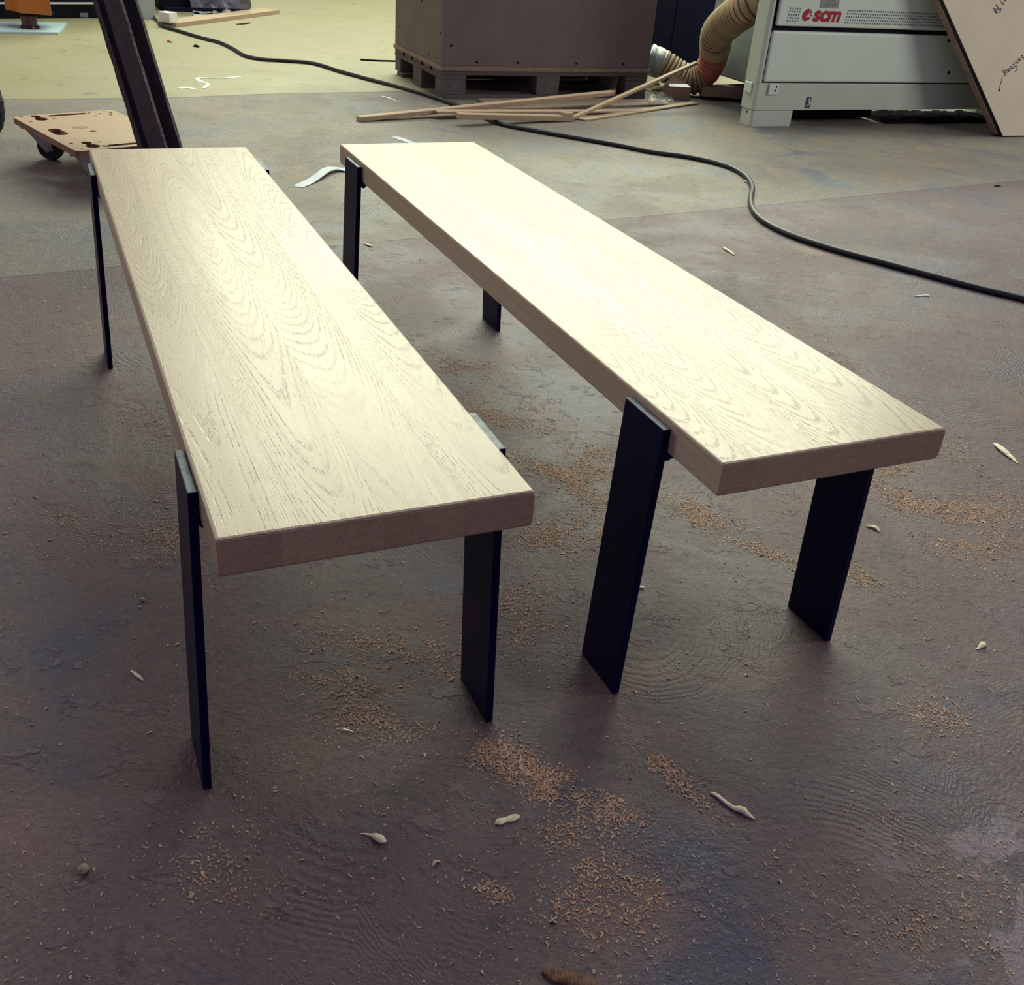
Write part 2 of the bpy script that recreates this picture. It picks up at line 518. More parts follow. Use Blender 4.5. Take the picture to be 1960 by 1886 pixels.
def bench(x, y, yaw, L, Wd, cuts, label):
    t = empty('bench', (x, y, 0), -yaw, label, 'bench', 'oak benches with black steel legs')
    T, top, th, lw, spl = 0.0465, 0.45, 0.0108, 0.1028, 0.0156
    cc = [0] + cuts + [1]
    for i in range(len(cc) - 1):
        stave(t, cc[i] * Wd + 0.00004, cc[i + 1] * Wd - 0.00004, L, T, top, i == 0, i == len(cc) - 2)
    near, far = 0.1154, L - 0.0875 - lw
    for y0 in (near, far):
        for s in (-1, 1):
            xi = 0.0 if s < 0 else Wd
            bm = bmesh.new()
            hl_ = 0.44 if s < 0 else 0.4425
            vs = bxm(bm, (0, 0, hl_ / 2), (th, lw, hl_), 0.0012, 2)
            for v in vs:
                v.co.x += s * (th / 2 + (spl if s < 0 else spl - 0.003) * (1 - v.co.z / hl_) + (0.0005 if s < 0 else 0.0030))
            bm.normal_update()
            for f_ in bm.faces:                 # bare ground steel on the cut top end
                if f_.normal.z > 0.4: f_.material_index = 1
            bmesh.ops.recalc_face_normals(bm, faces=bm.faces)
            lo_ = obj('leg', bm, M['black_steel'], t, (xi, y0 + lw / 2, 0))
            lo_.data.materials.append(M['bare_steel'])
        bm = bmesh.new()
        bxm(bm, (0, 0, 0), (Wd + 0.0035, lw, 0.008), 0.001)
        for s in (-1, 1):                       # weld fillets
            bxm(bm, (s * (Wd / 2 - 0.005), 0, -0.006), (0.010, lw - 0.006, 0.008), 0.003)
        obj('crossbar', bm, M['black_steel'], t, (Wd / 2, y0 + lw / 2, top - T - 0.0042))
    return t


bench(-0.2885, 0.8593, -0.4446, 1.6728, 0.3482, [0.185, 0.50, 0.76],
      'pale oak bench on the left with dark steel leg plates, nearer to the camera')
bench(0.2492, 1.1111, -0.4544, 1.6887, 0.3541, [0.14, 0.42, 0.71],
      'pale oak bench on the right with swirling cathedral grain and steel leg plates')

# ------------------------------------------------------------------ crate on its pallet
P0 = G(843, 190)
pal = empty('pallet', P0, AX, 'grey wooden pallet under the big brown crate', 'pallet')
PL, PW = 1.27, 0.80
for yy in (0.0, 0.3275, 0.655):
    box('bottom_board', (0, yy, 0.0), (PL, yy + (0.10 if yy != 0.3275 else 0.145), 0.022), M['pallet'], pal, 0.002)
for xx in (0.0, 0.5625, 1.125):
    for yy in (0.0, 0.3275, 0.70):
        box('block', (xx + 0.002, yy, 0.022), (xx + 0.143, yy + (0.10 if yy != 0.3275 else 0.145), 0.100), M['pallet'], pal, 0.004, 2)
    box('stringer_board', (xx, 0, 0.100), (xx + 0.145, PW, 0.122), M['pallet'], pal, 0.002)
for yy, ww in ((0.0, 0.145), (0.19, 0.10), (0.335, 0.13), (0.51, 0.10), (0.655, 0.145)):
    box('deck_board', (0, yy, 0.122), (PL, yy + ww, 0.144), M['pallet'], pal, 0.002)

cr = empty('crate', P0 + EZ * 0.1445, AX, 'big brown board crate with screwed sides standing on the pallet', 'crate')
box('base_panel', (-0.008, -0.008, 0), (PL + 0.008, PW + 0.008, 0.020), M['mdf_edge'], cr, 0.001)
hc = 0.62
box('front_panel', (0.0, 0.0, 0.020), (PL, 0.018, hc), M['mdf'], cr, 0.0015)
box('back_panel', (0.0, PW - 0.018, 0.020), (PL, PW, hc), M['mdf'], cr, 0.0015)
box('side_panel', (0.0, 0.0185, 0.020), (0.018, PW - 0.0185, hc), M['mdf'], cr, 0.0015)
box('side_panel', (PL - 0.018, 0.0185, 0.020), (PL, PW - 0.0185, hc), M['mdf'], cr, 0.0015)
box('lid', (-0.004, -0.004, hc), (PL + 0.004, PW + 0.004, hc + 0.018), M['mdf'], cr, 0.0015)


def screw(x, y, z, nx, ny):
    bm = bmesh.new()
    cyl(bm, (0, 0, 0), (nx * 0.0015, ny * 0.0015, 0), 0.007, n=10)
    obj('screw', bm, M['black'], cr, (x, y, z))


for x, z in ((0.05, 0.125), (0.20, 0.045), (0.44, 0.045), (0.80, 0.045), (1.10, 0.045), (0.30, 0.37), (0.55, 0.40)):
    screw(x, 0.0, z, 0, -1)
for y, z in ((0.09, 0.05), (0.21, 0.05), (0.03, 0.18), (0.74, 0.12), (0.35, 0.30)):
    screw(0.0, y, z, -1, 0)

# ------------------------------------------------------------------ wood strips on the floor


def strip(name, a, b, width, thick, mat, label, z0=0.0, z1=0.0, group='loose wood strips by the crate', notch=False):
    """strip whose camera-side lower edge runs from a to b"""
    a, b = Vector(a), Vector(b)
    d = b - a
    L = d.length
    q = d.to_track_quat('X', 'Z')
    bm = bmesh.new()
    bxm(bm, (L / 2, width / 2, thick / 2), (L, width, thick), min(0.002, thick * 0.2))
    if notch:
        bxm(bm, (L - 0.03, width / 2, thick + 0.008), (0.06, width, 0.016), 0.001)
    o = obj(name, bm, mat, None)
    o.location = a
    o.rotation_euler = q.to_euler()
    return tag(o, label, 'wood strip', group)


strip('wood_strip', G(690, 234), G(1178, 183, 0.065), 0.045, 0.022, M['strip'], 'longest pale wood strip, its left end reaching furthest out on the floor')
strip('wood_strip', G(838, 218, 0.028), G(1230, 217, 0.0), 0.05, 0.012, M['strip'], 'flat pale wood strip lying between the longest strip and the notched one')
strip('wood_strip', G(880, 229, 0.032), G(1097, 233), 0.045, 0.026, M['strip'], 'short wood strip with a thicker notched right end, nearest the benches', notch=True)
strip('wood_strip', G(1120, 233), G(1338, 200), 0.05, 0.010, M['strip'], 'flat wood strip running right toward the small carton, wrapped in film at its end')
a_ = G(1097, 231)
b_ = V(1336, 124, (0.75, 6.45, 0), Vector((0, 1, 0)))
s_ = strip('wood_strip', a_, b_, 0.026, 0.016, M['strip'], 'thin wood strip propped up diagonally, its raised end by the dust hose')
for i, (pa, pb, wd, tk) in enumerate((((935, 213), (1290, 203), 0.16, 0.012), ((925, 200), (1200, 199), 0.10, 0.014))):
    strip('floor_board', G(*pa), G(*pb), wd, tk, M['strip_dark'],
          ('wide board darkened as in shade lying flat under the diagonal strip', 'narrower board darkened as in shade lying flat along the pallet foot')[i],
          group='shade-toned boards by the pallet')

# small carton, scraps, clear film
ct = empty('carton', G(1277, 191), AX * 0.4, 'small open cardboard carton beside the dust hose', 'carton')
w_, d_, h_ = 0.135, 0.10, 0.075
for lo, hi in (((0, 0, 0), (w_, d_, 0.003)),):
    box('bottom', lo, hi, M['card'], ct)
box('side', (0, 0, 0.003), (w_, 0.003, h_), M['card'], ct)
box('side', (0, d_ - 0.003, 0.003), (w_, d_, h_), M['card'], ct)
box('side', (0, 0.003, 0.003), (0.003, d_ - 0.003, h_), M['card'], ct)
box('side', (w_ - 0.003, 0.003, 0.003), (w_, d_ - 0.003, h_), M['card'], ct)
mesh('flap', [(0.003, 0.003, h_), (w_ - 0.003, 0.003, h_), (w_ - 0.012, 0.048, h_ + 0.012), (0.01, 0.045, h_ + 0.008)], [(0, 1, 2, 3)], M['white'], ct)
mesh('flap', [(0.0, d_, h_), (w_, d_, h_), (w_ - 0.01, d_ + 0.02, h_ + 0.045), (0.06, d_ + 0.02, h_ + 0.05)], [(0, 1, 2, 3)], M['card'], ct)


def sheet(name, P, nx, ny, amp, freq, mat, label, cat, thick=0.0, parent=None, lift=0.0):
    """crumpled sheet over four corner points P"""
    P = [Vector(q) for q in P]
    vs, fs = [], []
    for j in range(ny + 1):
        for i in range(nx + 1):
            s, t = i / nx, j / ny
            q = (P[0] * (1 - s) + P[1] * s) * (1 - t) + (P[3] * (1 - s) + P[2] * s) * t
            nv = mnoise.noise_vector(q * freq) + mnoise.noise_vector(q * freq * 2.3) * 0.5
            q = q + Vector((nv.x * amp, nv.y * amp, abs(nv.z) * amp * 1.3 + lift))
            vs.append(q)
    for j in range(ny):
        for i in range(nx):
            a = j * (nx + 1) + i
            fs.append((a, a + 1, a + nx + 2, a + nx + 1))
    o = mesh(name, vs, fs, mat, parent)
    if label: tag(o, label, cat)
    return o


sheet('plastic_film', [G(1238, 203), G(1285, 203), G(1290, 188), G(1243, 188)], 18, 12, 0.02, 14, M['clear'], 'crumpled clear plastic film between the strips and the small carton', 'film', lift=0.014)
for i, (px, py, s, lab) in enumerate(((1262, 178, 0.05, 'torn brown cardboard scrap left of the small carton'),
                                      (1240, 172, 0.06, 'brown cardboard scrap against the pallet corner'),
                                      (1283, 152, 0.05, 'pale crumpled paper scrap under the raised strip'))):
    g_ = G(px, py)
    sheet('cardboard_scrap', [g_ + Vector((-s, -s * .6, 0)), g_ + Vector((s, -s * .8, 0.01)), g_ + Vector((s * .9, s * .5, 0.05)), g_ + Vector((-s * .8, s * .6, 0.02))], 6, 5, 0.02, 18,
          M['card'] if i < 2 else M['glue'], lab, 'scrap', lift=0.004)

# ------------------------------------------------------------------ the grey machine
MO = Vector((1.104, 5.869, 0))
mc = empty('sanding_machine', MO, AX, 'cream grey woodworking machine with red lettering standing on a foot', 'machine')
ML, MH = 2.05, 0.92


def prism(name, poly, z0, z1, mat, parent, bev=0.0):
    bm = bmesh.new()
    A = [bm.verts.new((x, y, z0)) for x, y in poly]
    B = [bm.verts.new((x, y, z1)) for x, y in poly]
    k = len(poly)
    for i in range(k):
        j = (i + 1) % k
        bm.faces.new((A[i], A[j], B[j], B[i]))
    bm.faces.new(A[::-1]); bm.faces.new(B)
    bmesh.ops.recalc_face_normals(bm, faces=bm.faces)
    if bev:
        bmesh.ops.bevel(bm, geom=list(bm.edges), offset=bev, segments=2, affect='EDGES', profile=0.5)
    return obj(name, bm, mat, parent)


prism('foot', [(0.0, 0.012), (0.012, 0.0), (0.262, 0.0), (0.262, 0.10), (0.0, 0.10)], 0.0, 0.082, M['dimmed_enamel'], mc, 0.002)
prism('foot', [(1.78, 0.0), (2.04, 0.0), (2.04, 0.10), (1.78, 0.10)], 0.0, 0.082, M['dimmed_enamel'], mc, 0.002)
prism('base_rail', [(-0.004, 0.012), (0.010, -0.003), (ML, -0.003), (ML, 0.11), (-0.004, 0.11)], 0.084, 0.222, M['dimmed_enamel'], mc, 0.004)
prism('corner_post', [(-0.004, 0.012), (0.010, -0.003), (0.024, -0.003), (0.024, 0.11), (-0.004, 0.11)], 0.222, MH, M['dimmed_enamel'], mc, 0.002)
box('body', (0.34, 0.470, 0.12), (0.95, 1.02, MH), M['pale_panel'], mc, 0.01, 2)
box('body', (0.34, 0.112, 0.19), (0.95, 0.469, MH), M['pale_panel'], mc, 0.003)
box('body', (0.951, 0.112, 0.19), (ML, 0.34, MH), M['pale_panel'], mc, 0.01, 2)
box('backing', (0.0245, 0.012, 0.2222), (ML - 0.02, 0.111, MH - 0.01), M['black'], mc)
box('rear_foot', (1.85, 0.24, 0.0), (2.03, 0.34, 0.19), M['cream'], mc, 0.002)
box('rear_foot', (0.75, 0.56, 0.0), (0.93, 0.66, 0.119), M['cream'], mc, 0.002)
box('lower_panel', (0.032, -0.012, 0.228), (ML - 0.03, 0.0115, 0.478), M['cream'], mc, 0.012, 4)
up = box('upper_panel', (0.045, -0.012, 0.500), (ML - 0.03, 0.0115, MH - 0.004), M['cream'], mc, 0.010, 4)
box('shade_block', (0.36, 0.14, 0.012), (0.94, 0.46, 0.188), M['black'], mc, 0.01)  # black box added to keep the space under the machine dark
br = box('corner_bracket', (0.070, -0.016, 0.166), (0.133, -0.0035, 0.218), M['white'], mc, 0.002)
for dx, dz in ((0.012, 0.014), (0.008, -0.006)):
    bm = bmesh.new(); cyl(bm, (dx, -0.0063, dz), (dx, -0.0072, dz), 0.0055, n=10)
    obj('hole', bm, M['black'], br)
box('side_bracket', (-0.014, 0.03, 0.166), (-0.0045, 0.09, 0.218), M['cream'], mc, 0.002)
bm = bmesh.new(); cyl(bm, (0, 0, 0), (-0.001, 0, 0), 0.006, n=10); obj('hole', bm, M['black'], mc, (-0.0002, 0.05, 0.068))
for xx, zz in ((1.225, 0.452), (1.285, 0.285)):
    bm = bmesh.new(); cyl(bm, (0, 0.006, 0), (0, -0.002, 0), 0.011, 0.009, n=12)
    obj('panel_bolt', bm, M['black'], mc, (xx, -0.0125, zz))
YF = -0.0130   # just proud of the panel face


def text_mesh(name, body, size, mat, parent, loc, rot=(math.pi / 2, 0, 0), shear=0.0, bold=0.0, sx=1.0):
    cu = bpy.data.curves.new(name + '_curve', 'FONT')
    cu.body, cu.size, cu.shear, cu.offset, cu.extrude = body, size, shear, bold, 0.0004
    tmp = bpy.data.objects.new(name + '_tmp', cu)
    C.objects.link(tmp)
    dg = bpy.context.evaluated_depsgraph_get()
    me = bpy.data.meshes.new_from_object(tmp.evaluated_get(dg))
    bpy.data.objects.remove(tmp)
    o = obj(name, me, None, parent, loc)
    me.materials.clear(); me.materials.append(mat)
    o.rotation_euler = rot
    o.scale = (sx, 1, 1)
    return o


text_mesh('lettering', 'scm', 0.098, M['red'], mc, (0.262, YF, 0.530), shear=0.18, bold=0.0042, sx=1.12)
bm = bmesh.new()
cyl(bm, (0, 0, 0), (0, -0.0010, 0), 0.0285, n=36)
for v in bm.verts: v.co.x += v.co.z * 0.18
lg = obj('logo_disc', bm, M['red'], mc, (0.222, YF, 0.556))
mesh('logo_cut', [(-0.006, -0.0014, -0.004), (0.024, -0.0014, 0.010), (0.027, -0.0014, 0.006), (0.010, -0.0014, -0.004),
                  (0.022, -0.0014, -0.0045), (0.022, -0.0014, -0.009), (-0.004, -0.0014, -0.009)], [(0, 1, 2, 3, 4, 5, 6)], M['cream'], lg)
mesh('logo_cut', [(0.006, -0.0014, 0.004), (0.020, -0.0014, 0.021), (0.0185, -0.0014, 0.0225), (0.003, -0.0014, 0.003)], [(0, 1, 2, 3)], M['cream'], lg)
vs, fs = [], []
dq = 0.0155
for i in range(98):
    x = 0.105 + i * dq
    if 0.170 < x < 0.475: continue
    for j in range(5):
        z = 0.525 + j * 0.0148
        xx = x + (z - 0.525) * 0.1
        b = len(vs)
        r_ = 0.0038
        vs += [(xx - r_, YF, z - r_), (xx + r_, YF, z - r_), (xx + r_, YF, z + r_), (xx - r_, YF, z + r_)]
        fs.append((b, b + 1, b + 2, b + 3))
tag(mesh('dot_pattern', vs, fs, M['dot'], mc), kind='stuff')
pt = box('rating_plate', (0.292, -0.0145, 0.592), (0.412, -0.0122, 0.70), M['plate'], mc, 0.0008)
vs, fs = [], []
for j in range(9):
    x = -0.048
    while x < 0.044:
        ln = R.uniform(0.006, 0.02)
        z = -0.042 + j * 0.0105
        b = len(vs)
        if abs(x) < 0.036 + 0.01 * (j > 2):
            vs += [(x, -0.0016, z), (x + ln, -0.0016, z), (x + ln, -0.0016, z + 0.0042), (x, -0.0016, z + 0.0042)]
            fs.append((b, b + 1, b + 2, b + 3))
        x += ln + 0.004
mesh('small_print', vs, fs, M['dot'], pt)
hk = box('hook_sign', (0.333, -0.0042, 0.096), (0.366, -0.0031, 0.152), M['blue'], mc, 0.0003)
bm = bmesh.new()
hp = [(0.004, 0.024), (0.003, 0.012), (0.007, 0.002), (0.008, -0.008), (0.003, -0.016), (-0.004, -0.016), (-0.008, -0.009)]
tube(bm, catmull([(x, -0.0009, z) for x, z in hp], 5), 0.0028, 6, 0.2, up=Vector((0, 1, 0)))
obj('hook_mark', bm, M['white'], hk)

# heaps of dust under the machine, blackened and widened to fill in the shade
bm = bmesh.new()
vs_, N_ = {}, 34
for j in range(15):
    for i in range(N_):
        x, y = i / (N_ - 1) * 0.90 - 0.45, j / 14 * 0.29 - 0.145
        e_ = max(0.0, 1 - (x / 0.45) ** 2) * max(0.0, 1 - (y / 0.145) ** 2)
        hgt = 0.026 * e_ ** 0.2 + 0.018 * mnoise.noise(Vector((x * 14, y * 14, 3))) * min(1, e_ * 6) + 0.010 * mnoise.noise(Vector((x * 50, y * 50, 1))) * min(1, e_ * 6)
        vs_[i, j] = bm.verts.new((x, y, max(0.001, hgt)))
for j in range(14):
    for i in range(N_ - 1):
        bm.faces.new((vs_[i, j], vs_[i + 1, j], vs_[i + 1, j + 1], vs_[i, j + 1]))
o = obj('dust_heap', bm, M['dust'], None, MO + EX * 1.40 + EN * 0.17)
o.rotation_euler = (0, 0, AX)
tag(o, 'sawdust heap blackened for the shade under the machine beside the leaning board', 'dust heap', kind='stuff')

# low plinth left of the machine
pl = empty('machine_plinth', G(1343, 191), 0.10, 'low brown plinth with dark foot strip between hose and machine', 'plinth')
box('foot_strip', (0.004, 0.006, 0), (0.50, 0.084, 0.020), M['black'], pl)
pv = [(0, 0, .0201), (.51, 0, .0201), (.51, .09, .0201), (0, .09, .0201), (0, 0, .068), (.51, 0, .116), (.51, .09, .116), (0, .09, .068)]
mesh('plinth_body', pv, [(3, 2, 1, 0), (4, 5, 6, 7), (0, 1, 5, 4), (1, 2, 6, 5), (2, 3, 7, 6), (3, 0, 4, 7)], M['card'], pl)

# ------------------------------------------------------------------ leaning boards
BL = G(1919, 263)
lean = math.radians(15.0)
LV = EN * math.sin(lean) + EZ * math.cos(lean)
BN = -EN * math.cos(lean) + EZ * math.sin(lean)      # face normal, toward the camera


def leaning(name, off, thick, face, edge, label, shift=0.0):
    root = empty(name, BL - EN * 0.0, 0, label, 'board', 'boards leaning on the machine')
    b0 = Vector((0, 0, 0)) - BN * off + EX * shift
    b0.z = 0.0
    t1 = V(1803, 0, BL, BN) - BL
    kx, kz = t1.dot(EX), t1.dot(LV)
    hgt = 0.93
    left_top = b0 + EX * (kx / kz * hgt) + LV * hgt
    poly = [b0, b0 + EX * 1.05, b0 + EX * 1.05 + LV * hgt, left_top]
    back = [q - BN * thick for q in poly]
    dz = -min(q.z for q in back + poly)
    F = [q + EZ * dz for q in poly]; Bk = [q + EZ * dz for q in back]
    mesh('face', F + [q - BN * 0.002 for q in F], [(0, 1, 2, 3), (7, 6, 5, 4), (0, 3, 7, 4), (0, 4, 5, 1), (1, 5, 6, 2), (2, 6, 7, 3)], face, root)
    F2 = [q - BN * 0.0021 for q in F]
    mesh('core', F2 + Bk, [(0, 1, 2, 3), (7, 6, 5, 4), (0, 3, 7, 4), (0, 4, 5, 1), (1, 5, 6, 2), (2, 6, 7, 3)], edge, root)
    return root, dz


fb, dzf = leaning('leaning_board', 0.0, 0.030, M['chip'], M['dark_edge'], 'front leaning chipboard sheet with handwriting on its face')
leaning('leaning_board', 0.031, 0.036, M['chip'], M['chip_edge'], 'second board with pale edge leaning just behind the written one', -0.012)

HW = [  # handwriting, traced in pixels
    [(1310, 182), (1290, 155), (1272, 132), (1273, 112), (1290, 116), (1303, 140), (1296, 152), (1284, 148), (1322, 172)],
    [(1318, 112), (1330, 100), (1338, 118), (1328, 134), (1312, 128), (1318, 112)],
    [(1296, 82), (1306, 62), (1318, 78), (1340, 128), (1362, 112), (1368, 134), (1352, 164), (1338, 150)],
    [(1366, 8), (1374, 34), (1392, 54), (1412, 40), (1408, 14), (1418, 2), (1434, 10)],
    [(1430, 1016), (1412, 985), (1396, 950), (1406, 934), (1426, 946), (1428, 968), (1416, 978)],
    [(1446, 982), (1436, 952), (1450, 942)],
    [(1458, 950), (1478, 936), (1470, 914), (1456, 922), (1464, 952), (1490, 944)],
    [(1504, 928), (1490, 896), (1506, 888), (1524, 914), (1536, 902)],
    [(1518, 872), (1546, 852), (1540, 892), (1576, 884), (1582, 926), (1556, 958)],
    [(1578, 846), (1560, 836), (1574, 816), (1592, 840), (1602, 832)],
    [(1614, 808), (1596, 800), (1608, 780), (1628, 808), (1640, 796)],
    [(1652, 770), (1634, 762), (1648, 742), (1668, 772), (1690, 800)],
    [(1388, 1030), (1376, 1076), (1360, 1130), (1342, 1212)],
    [(1330, 1190), (1342, 1222), (1358, 1194), (1336, 1196), (1346, 1206)],
]
FP = BL + EZ * dzf
for nm_, sts in (('handwriting', HW[:4]), ('handwriting', HW[4:12]), ('arrow_mark', HW[12:])):
    bm = bmesh.new()
    for st in sts:
        P = [V(1720 + x / 6.983, y / 6.983, FP, BN) - BL + BN * 0.0003 for x, y in st]
        tube(bm, catmull(P, 4), 0.0026, 6, 0.15, up=BN)
    obj(nm_, bm, M['ink'], fb)

# ------------------------------------------------------------------ dust hose
hpx = [(1500, -30, .225), (1462, -6, .235), (1430, 14, .33), (1398, 38, .52), (1374, 62, .68), (1369, 92, .76), (1363, 118, .80), (1346, 144, .84), (1318, 152, .88), (1292, 140, .92), (1268, 124, .96), (1240, 112, 1.0)]
HP = catmull([V(x, y, MO + EN * n_, EN) for x, y, n_ in hpx], 26)
# even steps along the path
cum = [0.0]
for a, b in zip(HP, HP[1:]): cum.append(cum[-1] + (b - a).length)


def along(s):
    i = min(max(int(np.searchsorted(cum, s)) - 1, 0), len(HP) - 2)
    t = (s - cum[i]) / max(1e-9, cum[i + 1] - cum[i])
    return HP[i].lerp(HP[i + 1], t)


def s_at(k): return cum[26 * k]


hs = empty('dust_hose', Vector((along(s_at(8)).x, along(s_at(8)).y, 0)), 0, 'ribbed yellowish dust hose bending down behind the machine corner', 'hose')
off = -hs.location.copy()


def hose_seg(name, s0, s1, ra, rb, pitch, depth, mat):
    n_ = max(8, int((s1 - s0) / (pitch / 10)))
    P, rr = [], []
    for i in range(n_ + 1):
        s = s0 + (s1 - s0) * i / n_
        P.append(along(s) + off)
        rr.append(ra + (rb - ra) * i / n_ + depth * (abs(math.sin(math.pi * s / pitch)) ** 0.7 - 0.5))
    bm = bmesh.new()
    tube(bm, P, rr, 22)
    o = obj(name, bm, mat, hs, smooth=True)
    if depth > 0.01:                             # shade painted into the grooves
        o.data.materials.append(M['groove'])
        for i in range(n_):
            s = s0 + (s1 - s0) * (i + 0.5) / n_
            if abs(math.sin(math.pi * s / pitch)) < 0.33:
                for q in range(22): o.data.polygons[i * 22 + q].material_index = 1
    return o


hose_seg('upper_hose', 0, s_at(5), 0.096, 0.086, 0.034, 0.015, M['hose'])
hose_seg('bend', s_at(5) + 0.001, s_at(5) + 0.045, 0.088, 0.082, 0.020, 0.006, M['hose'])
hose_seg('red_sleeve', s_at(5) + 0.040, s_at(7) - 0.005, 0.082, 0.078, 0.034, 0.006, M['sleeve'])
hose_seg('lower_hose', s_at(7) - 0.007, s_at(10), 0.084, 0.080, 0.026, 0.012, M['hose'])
hose_seg('clamp', s_at(10) + 0.001, s_at(11), 0.084, 0.086, 0.05, 0.004, M['zinc'])

# ------------------------------------------------------------------ dark cabinet behind the hose
dc0 = G(1262, 128)
dc = empty('dark_cabinet', dc0, AX, 'tall dark navy cabinet behind the crate and the dust hose', 'cabinet')
box('body', (-0.25, 0, 0.02), (0.46, 0.5, 1.1), M['navy'], dc, 0.004)
box('plinth', (-0.23, 0.02, 0.0), (0.44, 0.48, 0.02), M['black'], dc)
box('door', (-0.24, -0.014, 0.03), (0.06, -0.001, 1.09), M['navy'], dc, 0.002)
box('door', (0.066, -0.014, 0.03), (0.45, -0.001, 1.09), M['navy'], dc, 0.002)

# ------------------------------------------------------------------ leaning timber post
pb = G(327, 400)
top_same = CO + ray(204, 0) * ((pb - CO).dot(FW) / ray(204, 0).dot(FW))
ax_ = (top_same - pb).normalized()
pq = ax_.to_track_quat('Z', 'Y')
po = empty('timber_post', pb, 0, 'dark weathered post with grooved sides leaning left behind the left bench', 'post')
# section turned so that its wide grooved face and its right side show
vdir = (pb - CO).normalized()
side = ax_.cross(vdir).normalized() * -1.0      # to the right in the view
if side.dot(RT) < 0: side = -side
dep = side.cross(ax_).normalized()
if dep.dot(FW) < 0: dep = -dep
an = math.radians(34)
sx_, sy_ = side * math.cos(an) - dep * math.sin(an) * -1, dep * math.cos(an) - side * math.sin(an)
sx_ = (side * math.cos(an) - dep * math.sin(an)); sy_ = (dep * math.cos(an) + side * math.sin(an))
wf, wd_ = 0.108, 0.092
prof = [(-wf / 2, 0), (-wf / 2 + 0.018, 0), (-wf / 2 + 0.020, 0.014), (-wf / 2 + 0.036, 0.014), (-wf / 2 + 0.040, 0.002), (wf / 2 - 0.003, 0.0), (wf / 2, 0.003), (wf / 2, 0.010), (wf / 2 - 0.042, 0.014), (wf / 2 - 0.042, wd_ - 0.018), (wf / 2 + 0.004, wd_ - 0.015), (wf / 2 + 0.004, wd_), (-wf / 2, wd_)]
bm = bmesh.new()
rings = []
nst = 70
for i in range(nst + 1):
    h = 1.75 * i / nst
    c = ax_ * h
    rg = []
    for k, (a, b) in enumerate(prof):
        j = mnoise.noise(Vector((k * 3.1, h * 16, 1.0))) * 0.0016 + mnoise.noise(Vector((k * 5.1, h * 60, 4.0))) * 0.0010
        q = c + sx_ * (a + j) + sy_ * (b + j)
        if i == 0:   # foot cut level on the floor
            q = q - ax_ * (q.z / ax_.z)
        rg.append(bm.verts.new(q))
    rings.append(rg)
for A, B in zip(rings, rings[1:]):
    for k in range(len(prof)):
        j = (k + 1) % len(prof)
        bm.faces.new((A[k], A[j], B[j], B[k]))
bm.faces.new(rings[0][::-1]); bm.faces.new(rings[-1])
bmesh.ops.recalc_face_normals(bm, faces=bm.faces)
obj('shaft', bm, M['post'], po)
bm = bmesh.new()
P = [ax_ * (1.74 * i / 60 + 0.01) + sx_ * (wf / 2 - 0.0025) + sy_ * 0.0015 for i in range(61)]
tube(bm, P, [0.0020 + 0.0012 * mnoise.noise(Vector((i * 0.9, 2, 2))) for i in range(61)], 5)
obj('worn_edge', bm, plain('worn_edge', (0.30, 0.26, 0.24), (0.06, 0.05, 0.06), 0.9, 40), po)

# ------------------------------------------------------------------ furniture dolly
DZ = 0.145
dA, dB = G(22, 223, DZ), G(146, 290, DZ)
ddir = (dB - dA); ddir.z = 0
dang = math.atan2(ddir.y, ddir.x)
DL = ddir.length
DWd = 0.385
dl = empty('furniture_dolly', (dA.x, dA.y, 0), dang, 'plywood furniture dolly on casters behind the left bench', 'dolly')
# local x runs from the far left corner to the near corner, local y into the board (away to the right)
bm = bmesh.new()


def rounded(x0, y0, x1, y1, r, n=5):
    out = []
    for cx, cy, a0 in ((x1 - r, y0 + r, -90), (x1 - r, y1 - r, 0), (x0 + r, y1 - r, 90), (x0 + r, y0 + r, 180)):
        for i in range(n + 1):
            a = math.radians(a0 + 90 * i / n)
            out.append((cx + r * math.cos(a), cy + r * math.sin(a)))
    return out


def bridge_plate(outer, holes, z0, z1):
    """flat plate with holes: triangulated top and bottom, walls round every loop"""
    bm = bmesh.new()
    edges = []
    loops = []
    for lp in [outer] + holes:
        v = [bm.verts.new((x, y, z1)) for x, y in lp]
        loops.append(v)
        edges += [bm.edges.new((v[i], v[(i + 1) % len(v)])) for i in range(len(v))]
    bmesh.ops.triangle_fill(bm, edges=edges, use_beauty=True)
    fs = list(bm.faces)
    top_map = {}
    for v in list(bm.verts):
        top_map[v] = bm.verts.new((v.co.x, v.co.y, z0))
    for f in fs:
        bm.faces.new([top_map[v] for v in reversed(f.verts)])
    walls = []
    for v in loops:
        for i in range(len(v)):
            a, b = v[i], v[(i + 1) % len(v)]
            walls.append(bm.faces.new((a, b, top_map[b], top_map[a])))
    for f in walls: f.material_index = 1
    bmesh.ops.recalc_face_normals(bm, faces=bm.faces)
    return bm


def slot(cx, cy, lx, ly, n=6):
    r = min(lx, ly) / 2
    return rounded(cx - lx / 2, cy - ly / 2, cx + lx / 2, cy + ly / 2, r * 0.98, n)


def kidney(cx, cy, s, flip=1):
    pts = [(-.055, -.012), (-.03, -.02), (-.008, -.012), (.012, -.026), (.04, -.02), (.05, .004), (.03, .024), (.006, .020), (-.012, .010), (-.03, .016), (-.05, .008)]
    c = catmull([Vector((x * s, y * s * flip, 0)) for x, y in pts + pts[:1]], 3)[:-1]
    return [(cx + p.x, cy + p.y) for p in c]


